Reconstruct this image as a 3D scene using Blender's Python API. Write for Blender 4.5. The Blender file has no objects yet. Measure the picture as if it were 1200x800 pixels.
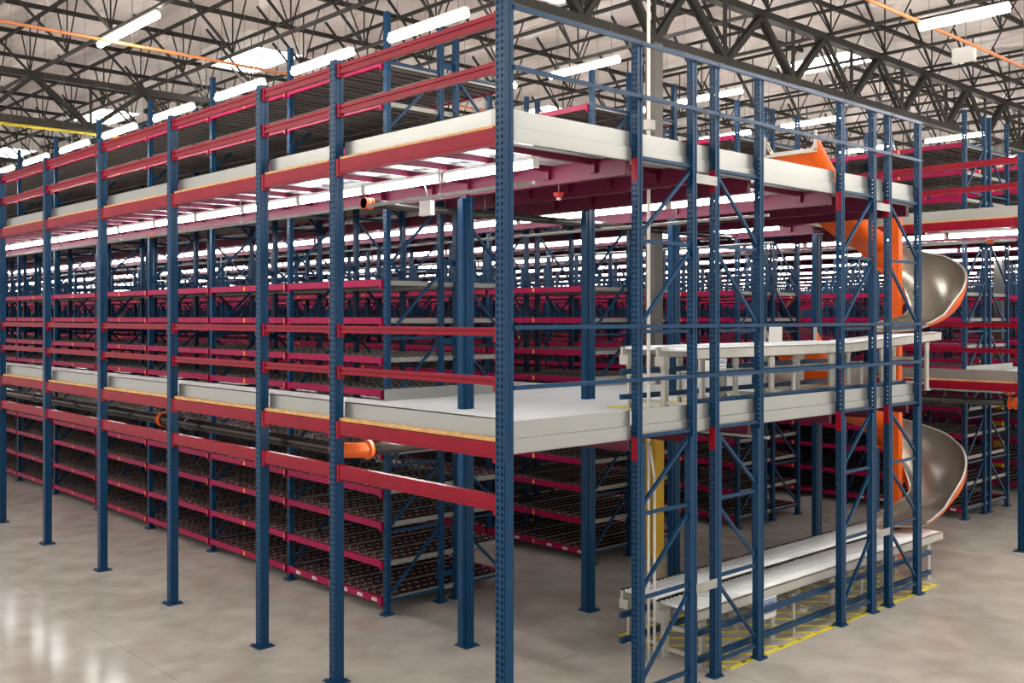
import bpy, math, random
from mathutils import Vector, Matrix
random.seed(7)
S = bpy.context.scene
C = S.collection
PI = math.pi
# ------------------------------------------------------------------ camera
F_PX = 1184.0
CAM = (-5.537, -6.043, 3.6)
FW = (0.681, 0.7322); RT = (0.7322, -0.681)
cd = bpy.data.cameras.new('camera'); cam = bpy.data.objects.new('camera', cd); C.objects.link(cam)
cam.location = CAM
cam.rotation_euler = (PI/2, 0, -math.atan2(FW[0], FW[1]))
cd.lens = 36*F_PX/1200; cd.sensor_width = 36; cd.shift_y = -28/1200
cd.clip_end = 400; cd.clip_start = 0.05
S.camera = cam

def depth_px(x, y):
    dx, dy = x-CAM[0], y-CAM[1]
    d = dx*FW[0]+dy*FW[1]; r = dx*RT[0]+dy*RT[1]
    return d, (600+F_PX*r/d if d > 0.3 else 1e9)
def in_view(pts, m=60):
    ds = [depth_px(*p) for p in pts]
    xs = [q[1] for q in ds]
    return max(xs) > -m and min(xs) < 1200+m and min(q[0] for q in ds) > 0.3

# ------------------------------------------------------------------ materials
def mat(name, col, rough=0.5, metal=0.0, noise=0.0, nscale=4.0, bump=0.0, bscale=60.0, coat=0.0, nr=0.0, spec=0.5):
    m = bpy.data.materials.new(name); m.use_nodes = True
    nt = m.node_tree; b = nt.nodes['Principled BSDF']
    b.inputs['Base Color'].default_value = (*col, 1)
    b.inputs['Roughness'].default_value = rough; b.inputs['Metallic'].default_value = metal
    b.inputs['Specular IOR Level'].default_value = spec
    if coat: b.inputs['Coat Weight'].default_value = coat
    if noise or bump or nr:
        tc = nt.nodes.new('ShaderNodeTexCoord')
    if noise or nr:
        n = nt.nodes.new('ShaderNodeTexNoise'); n.inputs['Scale'].default_value = nscale; n.inputs['Detail'].default_value = 5
        nt.links.new(tc.outputs['Object'], n.inputs['Vector'])
        if noise:
            r = nt.nodes.new('ShaderNodeValToRGB')
            r.color_ramp.elements[0].position = 0.3; r.color_ramp.elements[1].position = 0.7
            r.color_ramp.elements[0].color = (*[max(0, c*(1-noise)) for c in col], 1)
            r.color_ramp.elements[1].color = (*[min(1, c*(1+noise)) for c in col], 1)
            nt.links.new(n.outputs['Fac'], r.inputs['Fac']); nt.links.new(r.outputs['Color'], b.inputs['Base Color'])
        if nr:
            mr = nt.nodes.new('ShaderNodeMapRange'); mr.inputs['To Min'].default_value = max(0.02, rough-nr); mr.inputs['To Max'].default_value = rough+nr
            mr.inputs['From Min'].default_value = 0.3; mr.inputs['From Max'].default_value = 0.7
            nt.links.new(n.outputs['Fac'], mr.inputs['Value']); nt.links.new(mr.outputs['Result'], b.inputs['Roughness'])
    if bump:
        n2 = nt.nodes.new('ShaderNodeTexNoise'); n2.inputs['Scale'].default_value = bscale; n2.inputs['Detail'].default_value = 4
        nt.links.new(tc.outputs['Object'], n2.inputs['Vector'])
        bp = nt.nodes.new('ShaderNodeBump'); bp.inputs['Strength'].default_value = bump; bp.inputs['Distance'].default_value = 0.05
        nt.links.new(n2.outputs['Fac'], bp.inputs['Height']); nt.links.new(bp.outputs['Normal'], b.inputs['Normal'])
    return m
def emis(name, col, st):
    m = bpy.data.materials.new(name); m.use_nodes = True
    nt = m.node_tree; nt.nodes.clear()
    e = nt.nodes.new('ShaderNodeEmission'); e.inputs['Color'].default_value = (*col, 1); e.inputs['Strength'].default_value = st
    o = nt.nodes.new('ShaderNodeOutputMaterial'); nt.links.new(e.outputs[0], o.inputs['Surface'])
    return m
M = {
 'blue': mat('blue_powder_coat', (0.0008, 0.036, 0.095), 0.36, 0.0, 0.12, 3.0, spec=0.24),
 'red': mat('crimson_powder_coat', (0.235, 0.0010, 0.015), 0.40, 0, 0.12, 5.0, spec=0.2),
 'magenta': mat('magenta_powder_coat', (0.27, 0.0010, 0.046), 0.42, 0, 0.10, 5.0, spec=0.2),
 'purple': mat('purple_deck_steel', (0.13, 0.0045, 0.030), 0.42, 0, 0.15, 3.0, spec=0.35),
 'galv': mat('galvanised_steel', (0.37, 0.375, 0.35), 0.33, 0.75, 0.05, 1.0),
 'galvd': mat('galvanised_clip', (0.36, 0.36, 0.33), 0.45, 0.4, 0.12, 6.0),
 'deck': mat('grey_deck_board', (0.64, 0.645, 0.64), 0.5, 0, 0.04, 0.8),
 'corr': mat('corrugated_galvanised', (0.62, 0.64, 0.66), 0.35, 0.4),
 'wood': mat('plywood_edge', (0.62, 0.36, 0.13), 0.6, 0, 0.2, 8),
 'wheel': mat('dark_skate_wheel', (0.008, 0.005, 0.0045), 0.45, 0, 0.0),
 'axle': mat('wheel_track_steel', (0.40, 0.36, 0.34), 0.45, 0.2),
 'maroon': mat('maroon_wheel_hub', (0.085, 0.014, 0.012), 0.5),
 'rail': mat('shelf_rail_steel', (0.27, 0.26, 0.235), 0.45, 0.4),
 'tag': mat('orange_location_tag', (0.95, 0.36, 0.02), 0.5),
 'white': mat('white_enamel', (0.80, 0.78, 0.74), 0.45),
 'ink': mat('dark_ink', (0.03, 0.03, 0.035), 0.6),
 'hdr': mat('blue_sign_header', (0.05, 0.17, 0.42), 0.5),
 'orange': mat('orange_paint', (0.78, 0.115, 0.002), 0.38, 0, 0.05, 2.0, spec=0.35),
 'steel': mat('polished_chute_steel', (0.29, 0.265, 0.225), 0.27, 0.7),
 'lip': mat('bright_steel_lip', (0.42, 0.40, 0.36), 0.3, 0.6),
 'conv': mat('grey_conveyor_frame', (0.47, 0.45, 0.40), 0.45, 0.2, 0.08, 6.0),
 'roller': mat('zinc_roller', (0.88, 0.90, 0.90), 0.32, 0.15),
 'dark': mat('dark_roof_steel', (0.026, 0.024, 0.019), 0.6, 0, 0.25, 3.0, spec=0.3),
 'unist': mat('grey_unistrut', (0.11, 0.10, 0.085), 0.5, 0.2),
 'pipe': mat('black_steel_pipe', (0.055, 0.05, 0.045), 0.22, 0.55),
 'coup': mat('orange_coupling', (0.85, 0.15, 0.02), 0.4),
 'alarm': mat('red_alarm_plastic', (0.5, 0.03, 0.015), 0.4),
 'opipe': mat('rusty_orange_pipe', (0.62, 0.22, 0.08), 0.45, 0.1),
 'yel': mat('yellow_paint', (0.80, 0.66, 0.04), 0.5, 0, 0.1, 8),
 'ywl': mat('yellow_column_guard', (0.78, 0.46, 0.02), 0.5),
 'colm': mat('grey_building_column', (0.11, 0.10, 0.088), 0.55, 0, 0.08, 2),
 'wallm': mat('grey_wall_panel', (0.42, 0.39, 0.36), 0.7, 0, 0.05, 0.5),
 'lamp': emis('lamp_tube', (1.0, 0.985, 0.98), 16.0),
 'lampw': emis('warm_lamp_tube', (1.0, 0.95, 0.88), 30.0),
 'lampr': emis('roof_lamp_tube', (1.0, 0.95, 0.88), 42.0),
 'sky': emis('skylight_glow', (1.0, 0.97, 0.92), 9.0),
}
# lamp diffusers
def floor_mat():
    m = bpy.data.materials.new('polished_concrete'); m.use_nodes = True
    nt = m.node_tree; N = nt.nodes; L = nt.links; b = N['Principled BSDF']
    tc = N.new('ShaderNodeTexCoord')
    def noise(sc, det=6, dist=0.0, vec=None):
        n = N.new('ShaderNodeTexNoise'); n.inputs['Scale'].default_value = sc; n.inputs['Detail'].default_value = det
        n.inputs['Distortion'].default_value = dist; L.new(vec or tc.outputs['Object'], n.inputs['Vector']); return n
    n1 = noise(0.35, 3, 0.3); n2 = noise(2.2, 6, 0.2); n3 = noise(55, 3)
    r = N.new('ShaderNodeValToRGB'); r.color_ramp.interpolation = 'EASE'; e = r.color_ramp.elements
    e[0].position = 0.28; e[0].color = (0.36, 0.325, 0.28, 1); e[1].position = 0.72; e[1].color = (0.56, 0.515, 0.46, 1)
    mx = N.new('ShaderNodeMath'); mx.operation = 'MULTIPLY_ADD'; mx.inputs[1].default_value = 0.45
    ad = N.new('ShaderNodeMath'); ad.operation = 'MULTIPLY'; ad.inputs[1].default_value = 0.55
    L.new(n2.outputs['Fac'], ad.inputs[0]); L.new(n1.outputs['Fac'], mx.inputs[0]); L.new(ad.outputs[0], mx.inputs[2])
    L.new(mx.outputs[0], r.inputs['Fac'])
    mm = N.new('ShaderNodeMixRGB'); mm.blend_type = 'MULTIPLY'; mm.inputs['Fac'].default_value = 0.12
    L.new(r.outputs['Color'], mm.inputs['Color1']); L.new(n3.outputs['Color'], mm.inputs['Color2'])
    # saw-cut joints of the slab
    sp = N.new('ShaderNodeSeparateXYZ'); L.new(tc.outputs['Object'], sp.inputs[0])
    js = []
    for ax, pit, off in (('X', 4.2, 1.15), ('Y', 4.6, 3.2)):
        a = N.new('ShaderNodeMath'); a.operation = 'ADD'; a.inputs[1].default_value = off+420*pit
        L.new(sp.outputs[ax], a.inputs[0])
        f = N.new('ShaderNodeMath'); f.operation = 'MODULO'; f.inputs[1].default_value = pit; L.new(a.outputs[0], f.inputs[0])
        l = N.new('ShaderNodeMath'); l.operation = 'LESS_THAN'; l.inputs[1].default_value = 0.012; L.new(f.outputs[0], l.inputs[0]); js.append(l)
    mxx = N.new('ShaderNodeMath'); mxx.operation = 'MAXIMUM'; L.new(js[0].outputs[0], mxx.inputs[0]); L.new(js[1].outputs[0], mxx.inputs[1])
    sc = N.new('ShaderNodeMath'); sc.operation = 'MULTIPLY'; sc.inputs[1].default_value = 0.35; L.new(mxx.outputs[0], sc.inputs[0])
    mj = N.new('ShaderNodeMixRGB'); L.new(sc.outputs[0], mj.inputs['Fac']); L.new(mm.outputs[0], mj.inputs['Color1']); mj.inputs['Color2'].default_value = (0.12, 0.10, 0.085, 1)
    L.new(mj.outputs[0], b.inputs['Base Color'])
    mr = N.new('ShaderNodeMapRange'); mr.inputs['From Min'].default_value = 0.3; mr.inputs['From Max'].default_value = 0.7
    mr.inputs['To Min'].default_value = 0.12; mr.inputs['To Max'].default_value = 0.25
    L.new(n1.outputs['Fac'], mr.inputs['Value']); L.new(mr.outputs['Result'], b.inputs['Roughness'])
    bp = N.new('ShaderNodeBump'); bp.inputs['Strength'].default_value = 0.04; L.new(n2.outputs['Fac'], bp.inputs['Height']); L.new(bp.outputs['Normal'], b.inputs['Normal'])
    b.inputs['Specular IOR Level'].default_value = 0.65
    return m
def foil_mat():
    m = bpy.data.materials.new('foil_insulation'); m.use_nodes = True
    nt = m.node_tree; N = nt.nodes; L = nt.links; b = N['Principled BSDF']
    b.inputs['Base Color'].default_value = (0.84, 0.76, 0.70, 1); b.inputs['Metallic'].default_value = 0.4; b.inputs['Roughness'].default_value = 0.36
    tc = N.new('ShaderNodeTexCoord'); mp = N.new('ShaderNodeMapping'); L.new(tc.outputs['Object'], mp.inputs['Vector'])
    mp.inputs['Scale'].default_value = (1.0, 0.35, 1.0); mp.inputs['Rotation'].default_value = (0, 0, 0.5)
    n = N.new('ShaderNodeTexNoise'); n.inputs['Scale'].default_value = 1.6; n.inputs['Detail'].default_value = 4; n.inputs['Distortion'].default_value = 0.8
    L.new(mp.outputs[0], n.inputs['Vector'])
    bp = N.new('ShaderNodeBump'); bp.inputs['Strength'].default_value = 0.85; bp.inputs['Distance'].default_value = 0.45
    L.new(n.outputs['Fac'], bp.inputs['Height']); L.new(bp.outputs['Normal'], b.inputs['Normal'])
    return m
M['floor'] = floor_mat(); M['foil'] = foil_mat()

# ------------------------------------------------------------------ mesh builder
class MB:
    def __init__(s): s.v = []; s.f = []; s.m = []; s.sm = []; s.mi = 0
    def quadbox(s, P):
        b = len(s.v); s.v += P
        for q in ((0,3,2,1),(4,5,6,7),(0,1,5,4),(1,2,6,5),(2,3,7,6),(3,0,4,7)):
            s.f.append(tuple(b+i for i in q)); s.m.append(s.mi); s.sm.append(False)
    def box(s, x0, x1, y0, y1, z0, z1):
        s.quadbox([(x0,y0,z0),(x1,y0,z0),(x1,y1,z0),(x0,y1,z0),(x0,y0,z1),(x1,y0,z1),(x1,y1,z1),(x0,y1,z1)])
        return s
    def bar(s, p, q, w, h, up=(0,0,1)):
        p = Vector(p); q = Vector(q); d = (q-p).normalized(); u = Vector(up)
        if abs(d.dot(u)) > 0.98: u = Vector((1,0,0))
        a = d.cross(u).normalized()*(w/2); c = a.cross(d).normalized()*(h/2)
        P = [p-a-c, p+a-c, q+a-c, q-a-c, p-a+c, p+a+c, q+a+c, q-a+c]
        s.quadbox([tuple(x) for x in P]); return s
    def cyl(s, p, q, r, n=8, caps=True, r2=None):
        p = Vector(p); q = Vector(q); d = (q-p).normalized()
        u = Vector((0,0,1)) if abs(d.z) < 0.9 else Vector((1,0,0))
        a = d.cross(u).normalized(); c = a.cross(d).normalized(); r2 = r if r2 is None else r2
        b = len(s.v)
        for i in range(n):
            t = 2*PI*i/n; o = a*math.cos(t)+c*math.sin(t)
            s.v.append(tuple(p+o*r)); s.v.append(tuple(q+o*r2))
        for i in range(n):
            j = (i+1) % n
            s.f.append((b+2*i, b+2*j, b+2*j+1, b+2*i+1)); s.m.append(s.mi); s.sm.append(True)
        if caps:
            s.f.append(tuple(b+2*i for i in range(n))[::-1]); s.m.append(s.mi); s.sm.append(False)
            s.f.append(tuple(b+2*i+1 for i in range(n))); s.m.append(s.mi); s.sm.append(False)
        return s
    def tube(s, pts, r, n=8):
        for i in range(len(pts)-1): s.cyl(pts[i], pts[i+1], r, n)
        return s
    def sweep(s, pts, r, n=12):
        pts = [Vector(p) for p in pts]; prev = None; rows = []
        for i, p in enumerate(pts):
            d = (pts[min(i+1, len(pts)-1)]-pts[max(i-1, 0)]).normalized()
            u = Vector((0,0,1)) if abs(d.z) < 0.9 else Vector((1,0,0))
            a = d.cross(u).normalized(); c = a.cross(d).normalized()
            rows.append([p+(a*math.cos(2*PI*k/n)+c*math.sin(2*PI*k/n))*r for k in range(n+1)])
        s.grid(rows); s.quad(*rows[0][:-1][::-1]); s.quad(*rows[-1][:-1]); return s
    def quad(s, *P):
        b = len(s.v); s.v += [tuple(p) for p in P]; s.f.append(tuple(range(b, b+len(P)))); s.m.append(s.mi); s.sm.append(False); return s
    def grid(s, rows, smooth=True):
        b = len(s.v); n = len(rows[0])
        for r in rows: s.v += [tuple(p) for p in r]
        for i in range(len(rows)-1):
            for j in range(n-1):
                s.f.append((b+i*n+j, b+i*n+j+1, b+(i+1)*n+j+1, b+(i+1)*n+j)); s.m.append(s.mi); s.sm.append(smooth)
        return s
    def mesh(s, name, *mats):
        me = bpy.data.meshes.new(name); me.from_pydata(s.v, [], s.f)
        for m in mats: me.materials.append(M[m])
        me.polygons.foreach_set('material_index', s.m); me.polygons.foreach_set('use_smooth', s.sm)
        me.update(); return me
def BX(*a): return MB().box(*a)

def put(name, me, loc=(0,0,0), parent=None, rot=None):
    o = bpy.data.objects.new(name, me); C.objects.link(o); o.location = loc
    if rot: o.rotation_euler = rot
    if parent: o.parent = parent
    return o
def tag(o, label, cat, group=None):
    o['label'] = label; o['category'] = cat
    if group: o['group'] = group
    return o
def thing(name, loc, label, cat, group=None, rot=None):
    return tag(put(name, None, loc, None, rot), label, cat, group)
def struct(name, me, loc=(0,0,0)):
    o = put(name, me, loc); o['kind'] = 'structure'; return o
ORD = 'first second third fourth fifth sixth seventh eighth ninth tenth eleventh twelfth thirteenth fourteenth fifteenth sixteenth seventeenth eighteenth nineteenth twentieth'.split()
ORD += ['twenty-'+w for w in ORD[:9]] + ['thirtieth'] + ['thirty-'+w for w in ORD[:9]] + ['fortieth'] + ['forty-'+w for w in ORD[:9]]

# perforated section: +-X faces carry two columns of slots, +-Y faces a pressed groove with bolt holes
def perf_post(wx, wy, z0, z1, pitch=0.0508, hw=0.014, hh=0.026):
    b = MB()
    x0, x1, y0, y1 = -wx/2, wx/2, -wy/2, wy/2
    n = int((z1-z0-0.02)/pitch)
    ys = [y0, y0+wy*0.2-hw/2+0.004, y0+wy*0.2+hw/2+0.004, y1-wy*0.2-hw/2-0.004, y1-wy*0.2+hw/2-0.004, y1]
    for x, sgn in ((x0, 1), (x1, -1)):
        def q(ya, yb, za, zb):
            P = [(x, ya, za), (x, yb, za), (x, yb, zb), (x, ya, zb)]
            b.quad(*(P if sgn < 0 else P[::-1]))
        q(ys[0], ys[1], z0, z1); q(ys[2], ys[3], z0, z1); q(ys[4], ys[5], z0, z1)
        for (ya, yb) in ((ys[1], ys[2]), (ys[3], ys[4])):
            z = z0
            for i in range(n):
                zc = z0+0.01+pitch*(i+0.5)
                q(ya, yb, z, zc-hh/2); z = zc+hh/2
            q(ya, yb, z, z1)
    g = 0.007; gx = wx*0.2
    for y, s in ((y0, 1), (y1, -1)):
        pr = [(x0, y), (-gx, y), (-gx*0.7, y+g*s), (gx*0.7, y+g*s), (gx, y), (x1, y)]
        for (a, c) in zip(pr[:-1], pr[1:]):
            P = [(a[0], a[1], z0), (c[0], c[1], z0), (c[0], c[1], z1), (a[0], a[1], z1)]
            b.quad(*(P if s > 0 else P[::-1]))
    b.quad((x0,y0,z1),(x1,y0,z1),(x1,y1,z1),(x0,y1,z1))
    b.quad((x0,y0,z0),(x0,y1,z0),(x1,y1,z0),(x1,y0,z0))
    return b
def base_plate(w, d=None):
    d = d or w
    b = BX(-w/2, w/2, -d/2, d/2, 0, 0.012)
    for sx in (-1, 1):
        b.cyl((sx*w*0.38, -d*0.36*sx, 0.0), (sx*w*0.38, -d*0.36*sx, 0.035), 0.009, 6)
    return b

# ------------------------------------------------------------------ setting
struct('floor', BX(-14, 75, -14, 75, -0.2, 0).mesh('floor', 'floor'))
# sagging foil-faced insulation under the roof
JX = [-8.3, -6.25, -4.2, -2.3, -0.4, 1.6, 4.0, 5.6, 7.2, 9.24] + [9.24+2.05*i for i in range(1, 26)]
PY = [-8.6+2.2*i for i in range(36)]
def roof_z(x, y):
    jl = max([j for j in JX if j <= x] or [JX[0]-2]); jr = min([j for j in JX if j > x] or [JX[-1]+2])
    u = (x-jl)/(jr-jl); v = ((y-PY[0])/2.2) % 1.0
    return 10.12 - 0.17*max(0.0, math.sin(PI*u))**0.8*(0.45+0.55*math.sin(PI*v)) + 0.03*math.sin(x*2.3+y*1.7)*math.sin(PI*u) 
rows = []
yy = -9.0
while yy <= 66:
    rows.append([(x*0.34-9.5, yy, roof_z(x*0.34-9.5, yy)) for x in range(int(74/0.34))]); yy += 0.36
struct('ceiling', MB().grid(rows).mesh('ceiling', 'foil'))
struct('wall_back', BX(-14, 75, 66, 66.3, 0, 10.4).mesh('wall_back', 'wallm'))
struct('wall_right', BX(64, 64.3, -14, 75, 0, 10.4).mesh('wall_right', 'wallm'))

# ------------------------------------------------------------------ levels
Z1, Z2 = 2.60, 5.17
TIERS = {0: [0.19, 0.63, 1.10, 1.50, 1.97], 1: [2.70, 3.10, 3.58, 4.04], 2: [5.27, 5.73, 6.21, 6.70]}
STO = {0: 'ground storey', 1: 'middle storey', 2: 'top storey'}
ROWS = [(1.66, 3.63, 3.95), (5.32, 7.30, 3.95), (8.97, 10.93, 3.95)] + [(12.6+3.63*i, 14.55+3.63*i, 1.65) for i in range(9)]
def ybounds(y0):
    ys = [1.65] if y0 < 3 else []
    ys += [3.95, 6.2]; y = 8.5
    while y < 58: ys.append(y); y += 2.3
    return ys
NR = [ORD[i] for i in range(12)]

# ---- left face posts (X = 0)
LY = [0, 2.46, 3.93, 6.19, 8.49, 10.78, 13.08, 15.4, 17.7]
big = perf_post(0.10, 0.10, 0.01, 6.14, 0.0545, 0.015, 0.026).mesh('deck_post', 'blue')
bigc = perf_post(0.105, 0.105, 0.01, 6.19, 0.0545, 0.016, 0.028).mesh('deck_post', 'blue')
bp = base_plate(0.20).mesh('base_plate', 'blue')
# lower reinforcing sleeve of each post, up to the first deck
slv = MB()
slv.box(0.0515, 0.058, -0.045, 0.045, 0.012, 2.44); slv.box(-0.045, 0.045, -0.0575, -0.0515, 0.012, 2.44) 
slv = slv.mesh('reinforcing_channel', 'blue')
for i, y in enumerate(LY):
    if i == 0: lb = 'tall blue perforated steel post at the near corner of the mezzanine'
    else: lb = 'blue perforated steel post on the long left side, %s back from the corner post' % ORD[i-1]
    t = thing('mezzanine_post', (0, y, 0), lb, 'post', 'posts along the long side of the mezzanine')
    put('upright', bigc if i == 0 else big, (0,0,0), t); put('base_plate', bp, (0,0,0), t)
    put('reinforcing_channel', slv, (0,0,0), t)
def beam_long(name, y0, y1, z0, z1, w, label, group, brack=0.16, ledge=True, x=0.0, col='red'):
    L = y1-y0
    t = thing(name, (x, y0, z0), label, 'beam', group)
    h = z1-z0
    b = MB()
    if ledge:
        b.box(-w/2, w/2, 0.012, L-0.012, 0, h*0.40); b.box(-w/2+0.016, w/2, 0.012, L-0.012, h*0.40, h*0.62); b.box(-w/2+0.004, w/2, 0.012, L-0.012, h*0.62, h)
    else:
        b.box(-w/2, w/2, 0.012, L-0.012, 0, h); b.box(-w/2-0.004, -w/2+0.002, 0.012, L-0.012, h*0.16, h*0.2)
    put('beam_section', b.mesh('beam_section', col), (0,0,0), t)
    for yy, s in ((0.0, 1), (L, -1)):
        k = BX(-w/2-0.008, w/2+0.004, min(yy, yy+s*0.045), max(yy, yy+s*0.045), -max(0, brack-h)*0.8, h+max(0, brack-h)*0.2)
        put('end_bracket', k.mesh('end_bracket', col), (0,0,0), t)
    return t
g = 'crimson beams along the long side of the mezzanine'
names = [('lower-storey beam under the first deck', 2.02, 2.15, 0.06, 0.17, False),
         ('deck-edge beam carrying the first deck', 2.45, 2.575, 0.07, 0.17, False),
         ('lower guard rail above the first deck', 3.045, 3.115, 0.05, 0.13, True),
         ('upper guard rail above the first deck', 3.45, 3.52, 0.05, 0.13, True),
         ('deck-edge beam carrying the top deck', 5.01, 5.15, 0.07, 0.17, False),
         ('lower guard rail above the top deck', 5.60, 5.69, 0.05, 0.13, True),
         ('uppermost rail joining the post tops', 5.99, 6.09, 0.05, 0.14, True)]
for i in range(len(LY)-1):
    for nm, z0, z1, w, br, led in names:
        lb = 'crimson %s, %s bay back from the corner' % (nm, ORD[i])
        beam_long('mezzanine_beam', LY[i]+0.052, LY[i+1]-0.052, z0, z1, w, lb, g, br, led)
# toe plates along the long side
tp = {}
for i in range(len(LY)-1):
    for z, nm in ((Z1, 'first deck'), (Z2, 'top deck')):
        L = LY[i+1]-LY[i]
        b = BX(0.058, 0.064, 0.06, L-0.06, 0.015, 0.165); b.box(0.058, 0.10, 0.06, L-0.06, 0.158, 0.165)
        t = thing('toe_plate', (0, LY[i], z), 'galvanised toe plate on the left edge of the %s, %s bay from corner' % (nm, ORD[i]), 'toe plate', 'toe plates along the deck edges')
        put('plate', b.mesh('toe_plate', 'galv'), (0,0,0), t)
        put('joint_patch', BX(0.050, 0.058, 0.055, 0.22, 0.02, 0.16).mesh('joint_patch', 'galvd'), (0,0,0), t)
        put('timber_edge', BX(0.0, 0.056, 0.05, L-0.05, -0.018, 0.012).mesh('timber_edge', 'wood'), (0,0,0), t)

# ---- decks
def deck(x0, x1, y0, y1, z, label, joists='parts', name='mezzanine_deck'):
    t = thing(name, (x0, y0, z), label, 'mezzanine deck', 'mezzanine decks')
    W, L = x1-x0, y1-y0
    put('walking_surface', BX(0, W, 0, L, -0.03, 0).mesh('walking_surface', 'deck'), (0,0,0), t)
    b = MB(); p = 0.15; n = int(L/p)
    for i in range(n):           # ribs run across the aisle
        b.quad((0.01, i*p, -0.032), (0.01, i*p+0.09, -0.032), (W-0.01, i*p+0.09, -0.032), (W-0.01, i*p, -0.032))
        b.quad((0.01, i*p+0.09, -0.032), (0.01, i*p+0.1, -0.055), (W-0.01, i*p+0.1, -0.055), (W-0.01, i*p+0.09, -0.032))
        b.quad((0.01, i*p+0.1, -0.055), (0.01, i*p+0.14, -0.055), (W-0.01, i*p+0.14, -0.055), (W-0.01, i*p+0.1, -0.055))
        b.quad((0.01, i*p+0.14, -0.055), (0.01, i*p+0.15, -0.032), (W-0.01, i*p+0.15, -0.032), (W-0.01, i*p+0.14, -0.055))
    put('corrugated_underside', b.mesh('corrugated_underside', 'corr'), (0,0,0), t)
    if joists == 'parts':
        me = MB(); me.box(0.06, W-0.06, -0.02, 0.02, -0.105, -0.055); me.box(0.06, W-0.06, -0.03, 0.03, -0.109, -0.103); me = me.mesh('cross_joist', 'purple')
        k = 0; y = 0.3
        while y < L-0.1:
            put('cross_joist', me, (0, y, 0), t); y += 0.62
    elif joists == 'stuff':
        b = MB(); y = 0.3
        while y < L-0.1:
            b.box(0.06, W-0.06, y-0.02, y+0.02, -0.105, -0.055); y += 0.62
        o = put('cross_joist', b.mesh('cross_joist', 'purple'), (0,0,0), t)
    for xx in (0.03, W-0.03):
        if xx < 0.1 and x0 < 0.1: continue
        put('edge_beam', BX(xx-0.025, xx+0.025, 0.0, L, -0.20, -0.058).mesh('edge_beam', 'purple'), (0,0,0), t)
    return t
def front_deck(x0, x1, y0, y1, z, label, beams):
    t = thing('mezzanine_deck', (x0, y0, z), label, 'mezzanine deck', 'mezzanine decks')
    W, L = x1-x0, y1-y0
    put('walking_surface', BX(0, W, 0.0, L, -0.03, 0).mesh('walking_surface', 'deck'), (0,0,0), t)
    b = MB(); p = 0.15
    for i in range(int(L/p)):
        for (ya, za, yb, zb) in ((0, -0.032, 0.09, -0.032), (0.09, -0.032, 0.1, -0.055), (0.1, -0.055, 0.14, -0.055), (0.14, -0.055, 0.15, -0.032)):
            b.quad((0.01, i*p+ya, za), (0.01, i*p+yb, zb), (W-0.01, i*p+yb, zb), (W-0.01, i*p+ya, za))
    put('corrugated_underside', b.mesh('corrugated_underside', 'corr'), (0,0,0), t)
    for xb in beams:
        c = BX(xb-0.03, xb+0.03, 0.06, L, -0.235, -0.058); c.box(xb-0.045, xb+0.045, 0.06, L, -0.243, -0.232)
        put('support_beam', c.mesh('support_beam', 'purple'), (0,0,0), t)
    bs = [0.0]+list(beams)+[W]
    for yj in [0.45+0.62*i for i in range(int((L-0.4)/0.62))]:
        for a, c in zip(bs[:-1], bs[1:]):
            if c-a < 0.5: continue
            m = BX(a+0.03, c-0.03, yj-0.02, yj+0.02, -0.11, -0.055); m.box(c-0.075, c-0.035, yj-0.04, yj+0.04, -0.19, -0.05)
            put('cross_joist', m.mesh('cross_joist', 'purple'), (0,0,0), t)
    return t
for z, nm in ((Z1, 'first'), (Z2, 'top')):
    front_deck(0.045, 7.34, 0.06, 3.9, z, 'broad grey %s-level deck across the near end of the racking' % nm, [1.62, 2.55, 3.6, 5.27, 6.2, 7.22])
    front_deck(7.34, 10.76, 2.42, 3.9, z, 'grey %s-level deck strip behind the spiral chute' % nm, [1.6, 3.3])
    front_deck(10.86, 24.0, 0.06, 1.6, z, 'grey %s-level deck end of the racking beyond the chute' % nm, [1.7, 3.7, 5.3, 7.3, 9.0])
    deck(0.045, 1.62, 3.9, 30, z, 'grey %s-level walkway along the outer left side, magenta joists beneath' % nm)
    deck(3.67, 5.28, 3.9, 45, z, 'grey %s-level aisle walkway between first and second rack rows' % nm)
    deck(7.34, 8.93, 3.9, 55, z, 'grey %s-level aisle walkway between second and third rack rows' % nm, 'stuff')
    deck(10.97, 12.56, 1.6, 60, z, 'grey %s-level aisle walkway between third and fourth rack rows' % nm, 'stuff')
    for k in range(8):
        a = ROWS[3+k][1]+0.04; c = ROWS[4+k][0]-0.04
        deck(a, c, 1.6, 62, z, 'grey %s-level aisle walkway between %s and %s rack rows' % (nm, NR[3+k], NR[4+k]), 'stuff')
    # kick plates closing the rack ends
    for r, (a, c, y0) in enumerate(ROWS[:6]):
        tag(put('end_kick_plate', BX(a-0.06, c+0.06, -0.055, -0.050, 0.0, 0.14).mesh('end_kick_plate', 'galv'), (0, y0-0.02, z)),
            'low galvanised kick plate at the near end of the %s rack row, %s deck' % (NR[r], nm), 'kick plate', 'kick plates at the rack ends')

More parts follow.
